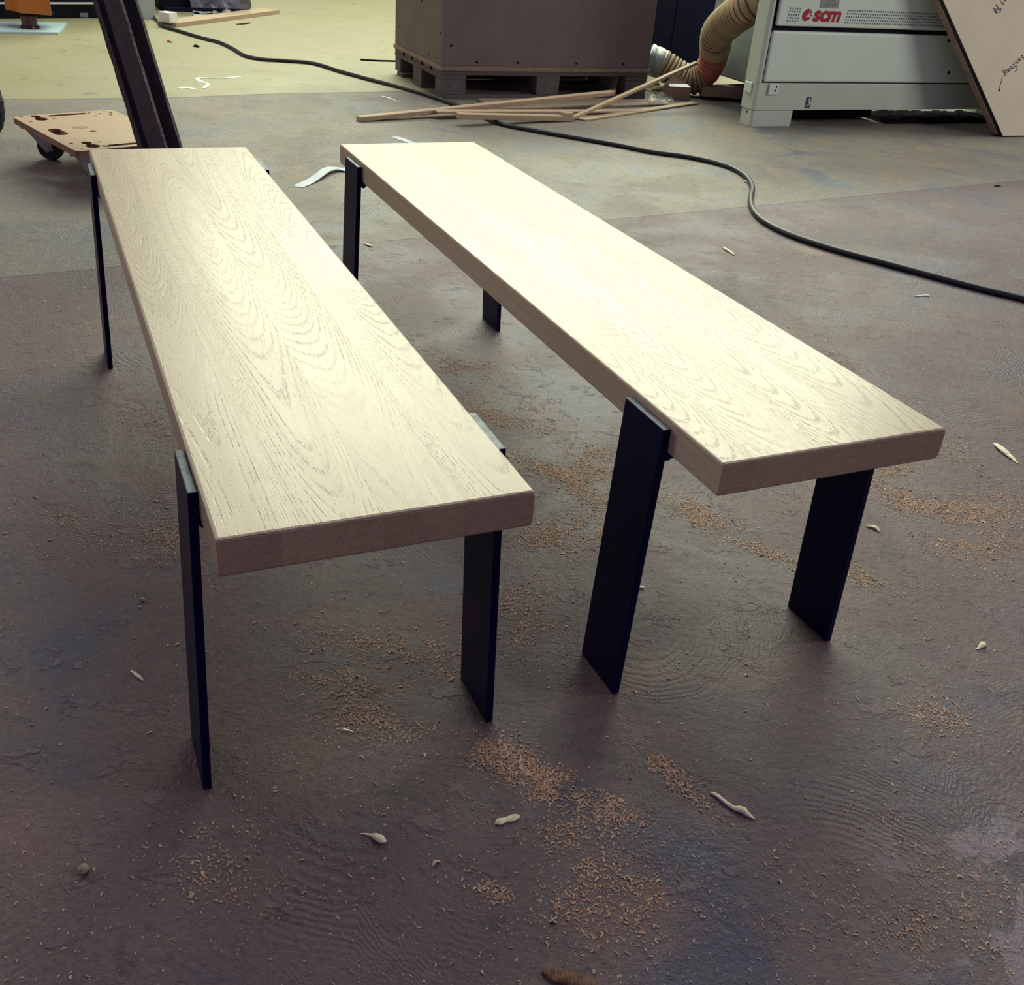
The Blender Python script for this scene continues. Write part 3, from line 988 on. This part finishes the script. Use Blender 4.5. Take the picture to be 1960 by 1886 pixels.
holes = [slot(DL * 0.50, 0.055, 0.11, 0.045), slot(0.035, DWd * 0.5, 0.026, 0.15), slot(DL - 0.04, DWd * 0.5, 0.026, 0.17),
         kidney(0.06, 0.080, 0.95), kidney(DL - 0.075, 0.080, 0.95), slot(DL * 0.55, 0.17, 0.022, 0.028)]
for cx, cy in ((0.06, DWd - 0.075), (DL - 0.075, DWd - 0.075)):
    for dx, dy in ((-.03, -.03), (.03, -.03), (-.03, .03), (.03, .03), (0.0, 0.0), (-.005, .045)):
        holes.append(slot(cx + dx, cy + dy, 0.014, 0.014, 2))
for cx, cy in ((0.06, 0.075), (DL - 0.075, 0.075)):
    for dx, dy in ((.050, -.045), (-.045, -.045), (-.03, .048), (.03, .048)):
        holes.append(slot(cx + dx, cy + dy, 0.014, 0.014, 2))
bm = bridge_plate(rounded(0, 0, DL, DWd, 0.022), holes, DZ - 0.022, DZ)
dk = obj('deck', bm, M['ply'], dl)
dk.data.materials.append(M['ply_edge'])
box('printed_mark', (DL * 0.40, 0.125, DZ + 0.0001), (DL * 0.46, 0.175, DZ + 0.0006), plain('faded_print', (0.27, 0.19, 0.13), None, 0.6), dl)
for i, (cx, cy, rot) in enumerate(((0.075, 0.06, 0.1), (DL - 0.05, 0.055, -0.1), (0.06, DWd - 0.075, 0.5), (DL - 0.075, DWd - 0.075, 0.4))):
    bm = bmesh.new()
    zt = DZ - 0.022
    bxm(bm, (0, 0, zt - 0.003), (0.085, 0.085, 0.005))
    cyl(bm, (0, 0, zt - 0.018), (0, 0, zt - 0.005), 0.030, n=18)
    for s in (-1, 1):
        v = [bm.verts.new(q) for q in ((-0.040, s * 0.020, zt - 0.004), (0.040, s * 0.020, zt - 0.004), (0.056, s * 0.020, 0.040), (0.030, s * 0.020, 0.030))]
        v2 = [bm.verts.new((q.co.x, q.co.y + s * 0.003, q.co.z)) for q in v]
        for a, b in ((v, v2),):
            bm.faces.new(a); bm.faces.new(b[::-1])
            for q in range(4):
                bm.faces.new((a[q], b[q], b[(q + 1) % 4], a[(q + 1) % 4]))
    cyl(bm, (0.042, -0.026, 0.048), (0.042, 0.026, 0.048), 0.006, n=10)
    bmesh.ops.recalc_face_normals(bm, faces=bm.faces)
    fk = obj('caster', bm, M['zinc'], dl, (cx, cy, 0))
    fk.rotation_euler = (0, 0, rot - dang)
    bm = bmesh.new()
    rr = [(0.030, -0.014), (0.044, -0.016), (0.0480, -0.010), (0.0485, 0), (0.0480, 0.010), (0.044, 0.016), (0.030, 0.014)]
    vv = [[bm.verts.new((0.042 + r_ * math.cos(t), y_, 0.0485 + r_ * math.sin(t))) for t in [2 * math.pi * q / 28 for q in range(28)]] for r_, y_ in rr]
    for A, B in zip(vv, vv[1:]):
        for q in range(28):
            bm.faces.new((A[q], A[(q + 1) % 28], B[(q + 1) % 28], B[q]))
    bm.faces.new(vv[0]); bm.faces.new(vv[-1][::-1])
    bmesh.ops.recalc_face_normals(bm, faces=bm.faces)
    obj('wheel', bm, M['tyre'], fk, smooth=False)

# ------------------------------------------------------------------ tyre at the left edge
tw = G(0, 276)
tr = 0.15
tx = V(7, 215, (0, 4.2, 0), Vector((0, 1, 0))).x
ty = empty('trolley_wheel', Vector((tx - 0.105, 4.2, 0)), math.radians(-28), 'dark treaded trolley wheel cut by the left edge of the picture', 'wheel')
bm = bmesh.new()
n_ = 48
for i in range(n_):
    for k in range(14):
        pass
grid = []
for i in range(n_):
    t = 2 * math.pi * i / n_
    ring = []
    for k in range(14):
        a = 2 * math.pi * k / 14
        rr_ = 0.034 + (0.003 if (i % 2 and math.cos(a) > 0.2) else 0)
        q = (tr - 0.037) + rr_ * math.cos(a)
        ring.append(bm.verts.new((q * math.cos(t), rr_ * math.sin(a), q * math.sin(t) + tr)))
    grid.append(ring)
for i in range(n_):
    A, B = grid[i], grid[(i + 1) % n_]
    for k in range(14):
        bm.faces.new((A[k], A[(k + 1) % 14], B[(k + 1) % 14], B[k]))
bmesh.ops.recalc_face_normals(bm, faces=bm.faces)
obj('tyre', bm, M['tyre'], ty)
bm = bmesh.new(); cyl(bm, (0, -0.02, tr), (0, 0.02, tr), tr - 0.062, n=28); cyl(bm, (0, -0.03, tr), (0, 0.03, tr), 0.022, n=14)
obj('rim', bm, M['zinc'], ty)

# ------------------------------------------------------------------ far left: black machine, orange unit on red foot, pale sheet
bmx = G(40, 36)
by = G(185, 35)
db = (by - bmx).normalized()
bk = empty('black_machine', bmx - db * 0.9, math.atan2(db.y, db.x), 'black machine base with a thin white line in the far left corner', 'machine')
box('body', (0, 0, 0.0), (1.52, 0.55, 0.75), M['black'], bk, 0.004)
hl = V(130, 6, bmx, Vector((-db.y, db.x, 0)))
box('white_line', (0.55, -0.004, hl.z - 0.006), (1.51, -0.0005, hl.z + 0.006), M['white'], bk)
lb = V(161, 29, bmx, Vector((-db.y, db.x, 0)))
sb = (lb - (bmx - db * 0.9)).dot(db)
box('label', (sb - 0.026, -0.003, lb.z - 0.014), (sb + 0.026, -0.0005, lb.z + 0.014), M['film'], bk)

pp = G(280, 37)
pn_ = empty('partition_board', pp, AX, 'pale grey panel standing behind the dark timber post', 'panel')
box('board', (-0.20, 0, 0), (0.07, 0.03, 0.6), M['pale_panel'], pn_, 0.002)
box('foot', (-0.18, 0.031, 0), (0.05, 0.15, 0.05), M['pale_panel'], pn_, 0.002)

sq = [G(-60, 64), G(112, 66), G(129, 47), G(-40, 45)]
bm = bmesh.new()
A = [bm.verts.new(q + EZ * 0.001) for q in sq]; B = [bm.verts.new(q + EZ * 0.012) for q in sq]
bm.faces.new(A[::-1]); bm.faces.new(B)
for i in range(4): bm.faces.new((A[i], A[(i + 1) % 4], B[(i + 1) % 4], B[i]))
bmesh.ops.recalc_face_normals(bm, faces=bm.faces)
tag(obj('pale_sheet', bm, M['sheet'], None), 'pale blue sheet lying on the floor under the orange unit', 'sheet')

oc = G(58, 54, 0.012)
ou = empty('orange_unit', oc, 0.0, 'orange boxy unit on a short dark red round foot, far left corner', 'unit')
bm = bmesh.new()
cyl(bm, (0, 0, 0), (0, 0, 0.016), 0.058, 0.055, n=28)
cyl(bm, (0, 0, 0.016), (0, 0, 0.075), 0.047, 0.050, n=28)
obj('foot', bm, M['dark_red'], ou)
box('underplate', (-0.13, -0.05, 0.0755), (0.10, 0.16, 0.092), M['black'], ou)
x0 = [V(q, 29, oc, Vector((0, 1, 0))).x - oc.x for q in (8, 50, 103)]
prism('housing', [(x0[1], -0.070), (x0[2] + 0.012, -0.055), (x0[2] - 0.13, 0.20), (x0[0], 0.20), (x0[0], 0.03)], 0.0925, 0.42, M['orange'], ou, 0.004)

# plank, block and clutter in the far bay
def plank4(name, c, thick, mat, label, cat, z=0.0, group=None):
    bm = bmesh.new()
    A = [bm.verts.new(Vector((q.x, q.y, z))) for q in c]; B = [bm.verts.new(Vector((q.x, q.y, z + thick))) for q in c]
    bm.faces.new(A[::-1]); bm.faces.new(B)
    for i in range(len(c)): bm.faces.new((A[i], A[(i + 1) % len(c)], B[(i + 1) % len(c)], B[i]))
    bmesh.ops.recalc_face_normals(bm, faces=bm.faces)
    return tag(obj(name, bm, mat, None), label, cat, group)


q0, q1 = G(338, 53), G(535, 27)
pdv = (q1 - q0).normalized(); pnv = Vector((-pdv.y, pdv.x, 0))
plank4('plank', [q0, q1, q1 + pnv * 0.16, q0 + pnv * 0.16], 0.028, M['strip'], 'wide pale plank on the yellow floor, far from the benches', 'plank')
qb = q0 + pnv * 0.03 + pdv * -0.03
plank4('white_block', [qb, qb + pdv * 0.085, qb + pdv * 0.085 + pnv * 0.09, qb + pnv * 0.09], 0.062, M['white'], 'small white block on the left end of the far plank', 'block', z=0.0285)
sc = G(372, 34, 0.0)
plank4('white_tile', [sc, sc + EX * 0.11, sc + EX * 0.11 + EN * 0.08, sc + EN * 0.08], 0.014, M['paper'], 'small flat white offcut behind the far plank', 'offcut')
dm0 = G(306, 20)
dmm = empty('dark_trolley', dm0, AX, 'low dark trolley under crumpled film in the far bay', 'trolley')
box('body', (0.0, 0.0, 0.0), (0.66, 0.5, 0.42), M['black'], dmm, 0.004)
box('skid', (0.02, -0.05, 0.0), (0.60, -0.001, 0.03), M['navy'], dmm, 0.002)
fl0 = dm0 + EX * 0.20 - EN * 0.035
sheet('plastic_wrap', [fl0 + EZ * 0.004, fl0 + EX * 0.50 + EZ * 0.004, fl0 + EX * 0.48 + EZ * 0.34, fl0 + EX * 0.05 + EZ * 0.34], 22, 16, 0.05, 7, M['film'], 'crumpled dark plastic wrap hanging on the dark trolley', 'plastic wrap')
fl1 = G(372, 27)
sheet('film_scrap', [fl1, fl1 + EX * 0.30, fl1 + EX * 0.28 + EN * 0.15, fl1 + EN * 0.14], 14, 8, 0.022, 16, plain('grey_film', (0.40, 0.38, 0.33), (0.28, 0.27, 0.26), 0.4, 12), 'crumpled grey film scrap on the floor behind the far plank', 'film', lift=0.002)

# ------------------------------------------------------------------ cable
cb = [(285, 25), (300, 38), (312, 50), (345, 60), (385, 72), (420, 81), (446, 93), (468, 106), (500, 113), (545, 116), (600, 121), (650, 136), (705, 151), (760, 165), (815, 181), (870, 200), (915, 219), (960, 237), (1020, 249), (1100, 263), (1180, 277), (1250, 291), (1310, 299), (1360, 309), (1400, 321), (1428, 338), (1440, 358), (1437, 378), (1439, 396), (1452, 415), (1480, 434), (1520, 452), (1570, 469), (1620, 484), (1680, 500), (1740, 516), (1800, 532), (1880, 553), (1960, 572), (2060, 597), (2180, 625), (2350, 668), (2550, 712), (2800, 760)]
cr_ = 0.0105
P = catmull([G(x, y, cr_) + EZ * 0.0002 for x, y in cb], 8)
bm = bmesh.new()
tube(bm, P, cr_, 12)
tag(obj('power_cable', bm, M['rubber'], None, smooth=True), 'dark rubber cable snaking across the whole floor behind the benches', 'cable')
P = catmull([G(x, y, 0.003) for x, y in ((1600, 476), (1690, 512), (1740, 524), (1790, 534), (1850, 552))], 8)

# ------------------------------------------------------------------ single pieces lying on the floor


def ribbon(name, px, width, label, cat, mat, lift=None, thick=0.0008, group=None):
    """narrow strip of tape following pixels; lift = heights of its middle line"""
    lift = lift or [0.001] * len(px)
    P = catmull([G(x, y, z) for (x, y), z in zip(px, lift)], 6)
    bm = bmesh.new()
    L, U = [], []
    for i, p in enumerate(P):
        t = (P[min(i + 1, len(P) - 1)] - P[max(i - 1, 0)]); t.z = 0
        s = Vector((-t.y, t.x, 0)).normalized() * width / 2
        zz = max(p.z, 0.0006)
        row = [(p.x - s.x, p.y - s.y, zz), (p.x + s.x, p.y + s.y, zz + 0.002 * math.sin(i * 0.4)), (p.x + s.x, p.y + s.y, zz + thick + 0.002 * math.sin(i * 0.4)), (p.x - s.x, p.y - s.y, zz + thick)]
        L.append([bm.verts.new((a, b, max(c, 0.0003))) for a, b, c in row])
    for A, B in zip(L, L[1:]):
        for k in range(4):
            bm.faces.new((A[k], A[(k + 1) % 4], B[(k + 1) % 4], B[k]))
    bm.faces.new(L[0][::-1]); bm.faces.new(L[-1])
    bmesh.ops.recalc_face_normals(bm, faces=bm.faces)
    return tag(obj(name, bm, mat, None), label, cat, group)


ribbon('tape_strip', [(570, 358), (592, 348), (612, 334), (626, 325), (645, 322), (672, 328)], 0.040, 'twisted white tape strip on the floor between the two benches', 'tape', M['paper'], [0.001, 0.004, 0.012, 0.014, 0.010, 0.002])
ribbon('tape_strip', [(754, 262), (772, 268), (800, 277), (830, 286)], 0.035, 'white tape strip just behind the far end of the right bench', 'tape', M['paper'])
ribbon('plastic_strap', [(390, 169), (398, 161), (384, 155), (378, 151), (390, 149), (420, 150), (462, 147)], 0.020, 'curled white plastic strap on the yellow floor behind the left bench', 'strap', M['white'])
ribbon('plastic_strap', [(343, 169), (358, 168), (374, 170)], 0.03, 'short white strap piece beside the dark timber post', 'strap', M['white'])
ribbon('string', [(730, 184), (748, 189), (766, 196)], 0.008, 'thin pale sliver left of the longest strip near the cable', 'sliver', M['white'])
bm = bmesh.new()
tube(bm, [G(690, 114, 0.005), G(725, 116, 0.005), G(760, 117, 0.005)], 0.005, 8)
tag(obj('metal_rod', bm, M['black'], None), 'thin dark rod lying left of the pallet on the yellow floor', 'rod')


def blob(name, px, rad, label, cat, mat, flat=0.6, wob=0.0006, group=None):
    """lump or stick: pixel line on the floor with radii in pixels"""
    k = 6
    P0_ = [G(x, y) for x, y in px]
    sc_ = FPX / (P0_[0] - CO).dot(FW)
    rr = [r_ / sc_ for r_ in rad]
    P = catmull([p + EZ * (r_ * flat * 0.92) for p, r_ in zip(P0_, rr)], k)
    rc = catmull([Vector((r_, 0, 0)) for r_ in rr], k)
    bm = bmesh.new()
    tube(bm, P, [max(v.x, 0.0004) for v in rc], 10, flat, wob)
    for v in bm.verts: v.co.z = max(v.co.z, 0.0002)
    return tag(obj(name, bm, mat, None, smooth=True), label, cat, group)


gb = 'dried glue pieces on the floor'
blob('glue_drip', [(690, 1596), (700, 1598), (710, 1600), (720, 1605), (732, 1611), (739, 1610)], [1, 2.5, 3.5, 8, 8, 2], 'pale fish-shaped glue drip on the foreground floor', 'glue drip', M['glue'], group=gb)
blob('glue_drip', [(947, 1577), (955, 1575), (968, 1571), (980, 1568), (990, 1564), (994, 1562)], [2, 8, 6.5, 8, 6, 2], 'flat peanut-shaped greenish glue piece on the foreground floor', 'glue drip', M['glue'], 0.35, group=gb)
blob('glue_drip', [(1361, 1519), (1372, 1525), (1390, 1539), (1405, 1549), (1420, 1554), (1432, 1562), (1444, 1569)], [3.5, 4, 4.5, 5, 8, 5, 2], 'longest wavy glue strip on the right foreground floor', 'glue drip', M['glue'], group=gb)
blob('glue_drip', [(1660, 1009), (1668, 1010), (1676, 1013), (1683, 1019)], [4, 3.5, 5, 1.5], 'small bone-shaped glue bit right of the right bench leg', 'glue drip', M['glue'], group=gb)
blob('glue_drip', [(1869, 1244), (1874, 1241), (1880, 1236), (1883, 1231)], [1.5, 3, 6, 2.5], 'small white glue crumb near the right picture edge', 'glue drip', M['glue'], group=gb)
blob('glue_drip', [(1902, 849), (1912, 858), (1925, 869), (1936, 878), (1948, 888)], [2, 7, 7, 5, 2], 'jagged white glue splinter by the right picture edge', 'glue drip', M['glue'], 0.4, 0.002, group=gb)
blob('glue_drip', [(1384, 475), (1391, 480), (1398, 484), (1405, 489)], [2, 3.5, 3, 2], 'crooked pale glue bit behind the right bench, nearest the cable bend', 'glue drip', M['glue'], group=gb)
blob('glue_drip', [(1222, 1126), (1227, 1126), (1233, 1126)], [3, 4, 3], 'tiny glue pellet touching the near left leg of the right bench', 'glue drip', M['glue'], group=gb)
blob('glue_drip', [(697, 467), (704, 470), (713, 473)], [2, 3, 2], 'small glue pellet beside the far left leg of the right bench', 'glue drip', M['glue'], group=gb)
blob('splinter', [(251, 1285), (258, 1291), (266, 1297), (275, 1304)], [2, 3, 3.5, 1.5], 'short pale splinter left of the near left bench leg', 'splinter', M['glue'])
blob('splinter', [(1751, 568), (1765, 567), (1778, 567)], [1.8, 2, 2.5], 'thin straight pale stick below the cable at the right', 'splinter', M['glue'])
blob('glass_bit', [(645, 1396), (655, 1398), (665, 1399), (676, 1402)], [2, 3.5, 3, 1.5], 'clear shiny sliver on the floor between the near legs of the left bench', 'sliver', M['clear'])
blob('pebble', [(150, 1672), (156, 1670), (163, 1667), (170, 1664)], [5, 11, 11, 5], 'round tan crumb in the dark lower left corner', 'pebble', M['stone'], 0.7, 0.001)
blob('pebble', [(270, 1152), (274, 1151), (278, 1151)], [3, 5, 3], 'tiny round crumb left of the near left leg of the left bench', 'pebble', M['stone'], 0.8)
blob('bark_chip', [(1040, 1858), (1055, 1866), (1080, 1874), (1110, 1884), (1140, 1894)], [5, 14, 16, 17, 10], 'brown bark chip cut by the bottom edge of the picture', 'bark chip', M['bark'], 0.35, 0.002)
blob('wood_chip', [(1425, 347), (1430, 349), (1435, 351)], [3, 5, 3], 'pale square chip lying against the bend of the cable', 'chip', M['paper'], 0.3)
blob('plastic_crumb', [(320, 81), (324, 81), (329, 82)], [1.5, 3, 1.5], 'tiny red crumb on the yellow floor', 'crumb', M['sleeve'], 0.8)
blob('plastic_crumb', [(371, 89), (376, 90), (381, 91)], [1.5, 3, 1.5], 'tiny black crumb on the yellow floor', 'crumb', M['black'], 0.8)
blob('plastic_crumb', [(452, 47), (462, 47), (478, 45)], [1.5, 2.5, 2.5], 'flat dark scrap on the yellow floor in front of the far plank', 'crumb', M['black'], 0.4)
blob('plastic_crumb', [(1903, 357), (1909, 357), (1915, 357)], [1.5, 2.5, 1.5], 'tiny black crumb beyond the cable at the right', 'crumb', M['black'], 0.5)

# ------------------------------------------------------------------ shavings and crumbs strewn over the floor (uncountable)


def shavings(name, pts, size, label, mat='shave'):
    k = len(pts)
    a = RG.uniform(0, 2 * math.pi, k)
    ln = size * RG.lognormal(0, 0.35, k)
    wd = ln * RG.uniform(0.22, 0.55, k)
    lift = ln * RG.uniform(0.02, 0.30, k)
    tilt = RG.uniform(-0.5, 0.5, k) * wd
    dx, dy = np.cos(a), np.sin(a)
    nx, ny = -dy, dx
    V_ = np.zeros((k, 6, 3))
    for i, (s, zf) in enumerate(((-0.5, 0.05), (0.0, 1.0), (0.5, 0.1))):
        bend = (1 - abs(s) * 2) * 0.25 * ln
        cx = pts[:, 0] + dx * s * ln + nx * bend; cy = pts[:, 1] + dy * s * ln + ny * bend
        for j, t in enumerate((-0.5, 0.5)):
            V_[:, 2 * i + j, 0] = cx + nx * t * wd
            V_[:, 2 * i + j, 1] = cy + ny * t * wd
            V_[:, 2 * i + j, 2] = np.maximum(0.0003, lift * zf + tilt * t + 0.0006)
    vs = V_.reshape(-1, 3)
    base = (np.arange(k) * 6)[:, None]
    q = np.concatenate([base + np.array([0, 2, 3, 1]), base + np.array([2, 4, 5, 3])], 1).reshape(-1, 4)
    me = bpy.data.meshes.new(name)
    me.vertices.add(len(vs)); me.vertices.foreach_set('co', vs.ravel())
    me.loops.add(q.size); me.loops.foreach_set('vertex_index', q.ravel())
    me.polygons.add(len(q)); me.polygons.foreach_set('loop_start', np.arange(len(q)) * 4); me.polygons.foreach_set('loop_total', np.full(len(q), 4))
    me.update()
    at = me.attributes.new('tone', 'FLOAT', 'POINT')
    at.data.foreach_set('value', np.repeat(np.clip(RG.normal(0.4, 0.32, k), 0, 1), 6))
    return tag(obj(name, me, M[mat], None), label, 'shavings', kind='stuff')


PATCH = [  # pixel centre, half length and half width in pixels, tilt of the long side in degrees, how many
    (1130, 885, 55, 26, 10, 1500), (1095, 930, 70, 14, 30, 1100), (1110, 1020, 70, 26, -10, 1700), (1050, 900, 60, 10, 15, 700),
    (1335, 985, 45, 22, 30, 1100), (1400, 1010, 30, 14, 20, 400), (1470, 1060, 60, 10, 20, 500), (1740, 950, 60, 22, 20, 1300),
    (1830, 1010, 80, 40, 25, 2400), (1900, 970, 70, 30, 10, 1200), (1660, 1110, 40, 12, 25, 400), (1700, 905, 40, 12, -20, 400),
    (880, 705, 50, 14, 5, 700), (920, 780, 60, 20, 10, 700), (1000, 800, 70, 22, 8, 900), (1180, 1010, 30, 20, 0, 500),
    (660, 1270, 60, 45, 20, 700), (800, 1250, 90, 30, 5, 700), (1000, 1180, 80, 60, 10, 900), (700, 1385, 60, 30, 10, 500),
    (930, 1440, 80, 20, 20, 700), (1030, 1490, 100, 28, 30, 1100), (1130, 1535, 80, 18, 20, 450), (1110, 1620, 80, 55, 40, 600),
    (1090, 1740, 70, 70, 50, 300), (1210, 1720, 45, 50, 0, 250), (960, 1720, 50, 20, 35, 160), (1280, 1480, 70, 16, 45, 500),
    (310, 1010, 40, 60, 0, 500), (300, 820, 50, 20, 20, 350), (1700, 760, 90, 16, 35, 900), (1580, 670, 90, 12, 35, 700), (1790, 840, 60, 20, 30, 700),
    (1480, 365, 40, 8, 5, 200), (1100, 560, 60, 14, 0, 300), (420, 1650, 90, 60, 20, 250), (1790, 1640, 140, 60, 20, 250), (1850, 1790, 110, 60, 10, 250), (1600, 1750, 160, 50, 15, 250),
    (1800, 1380, 60, 30, 20, 400), (120, 1010, 110, 40, 5, 500),
]
acc = []
for cx, cy, ra, rb, ang, cnt in PATCH:
    ca, sa = math.cos(math.radians(ang)), math.sin(math.radians(ang))
    for _ in range(int(cnt * 1.3)):
        for _t in range(6):
            u, v = R.gauss(0, 0.75) * ra, R.gauss(0, 0.75) * rb
            q = G(cx + u * ca - v * sa, cy + u * sa + v * ca)
            if mnoise.noise(q * 11) + 0.7 * mnoise.noise(q * 34) > R.uniform(-0.35, 0.35): break
        acc.append((q.x, q.y))
shavings('sawdust', np.array(acc), 0.0028, 'orange tan sawdust and shavings lying in drifts on the floor')
acc = []
while len(acc) < 34000:
    x, y = R.uniform(-1.9, 2.3), 0.45 + 4.6 * R.random() ** 1.9
    if mnoise.noise(Vector((x * 1.7, y * 1.7, 0.3))) + mnoise.noise(Vector((x * 5, y * 5, 7.3))) * 0.6 > R.uniform(-0.9, 0.7):
        acc.append((x, y))
shavings('wood_crumbs', np.array(acc), 0.0028, 'pale wood crumbs scattered thinly over the whole floor', 'crumb')
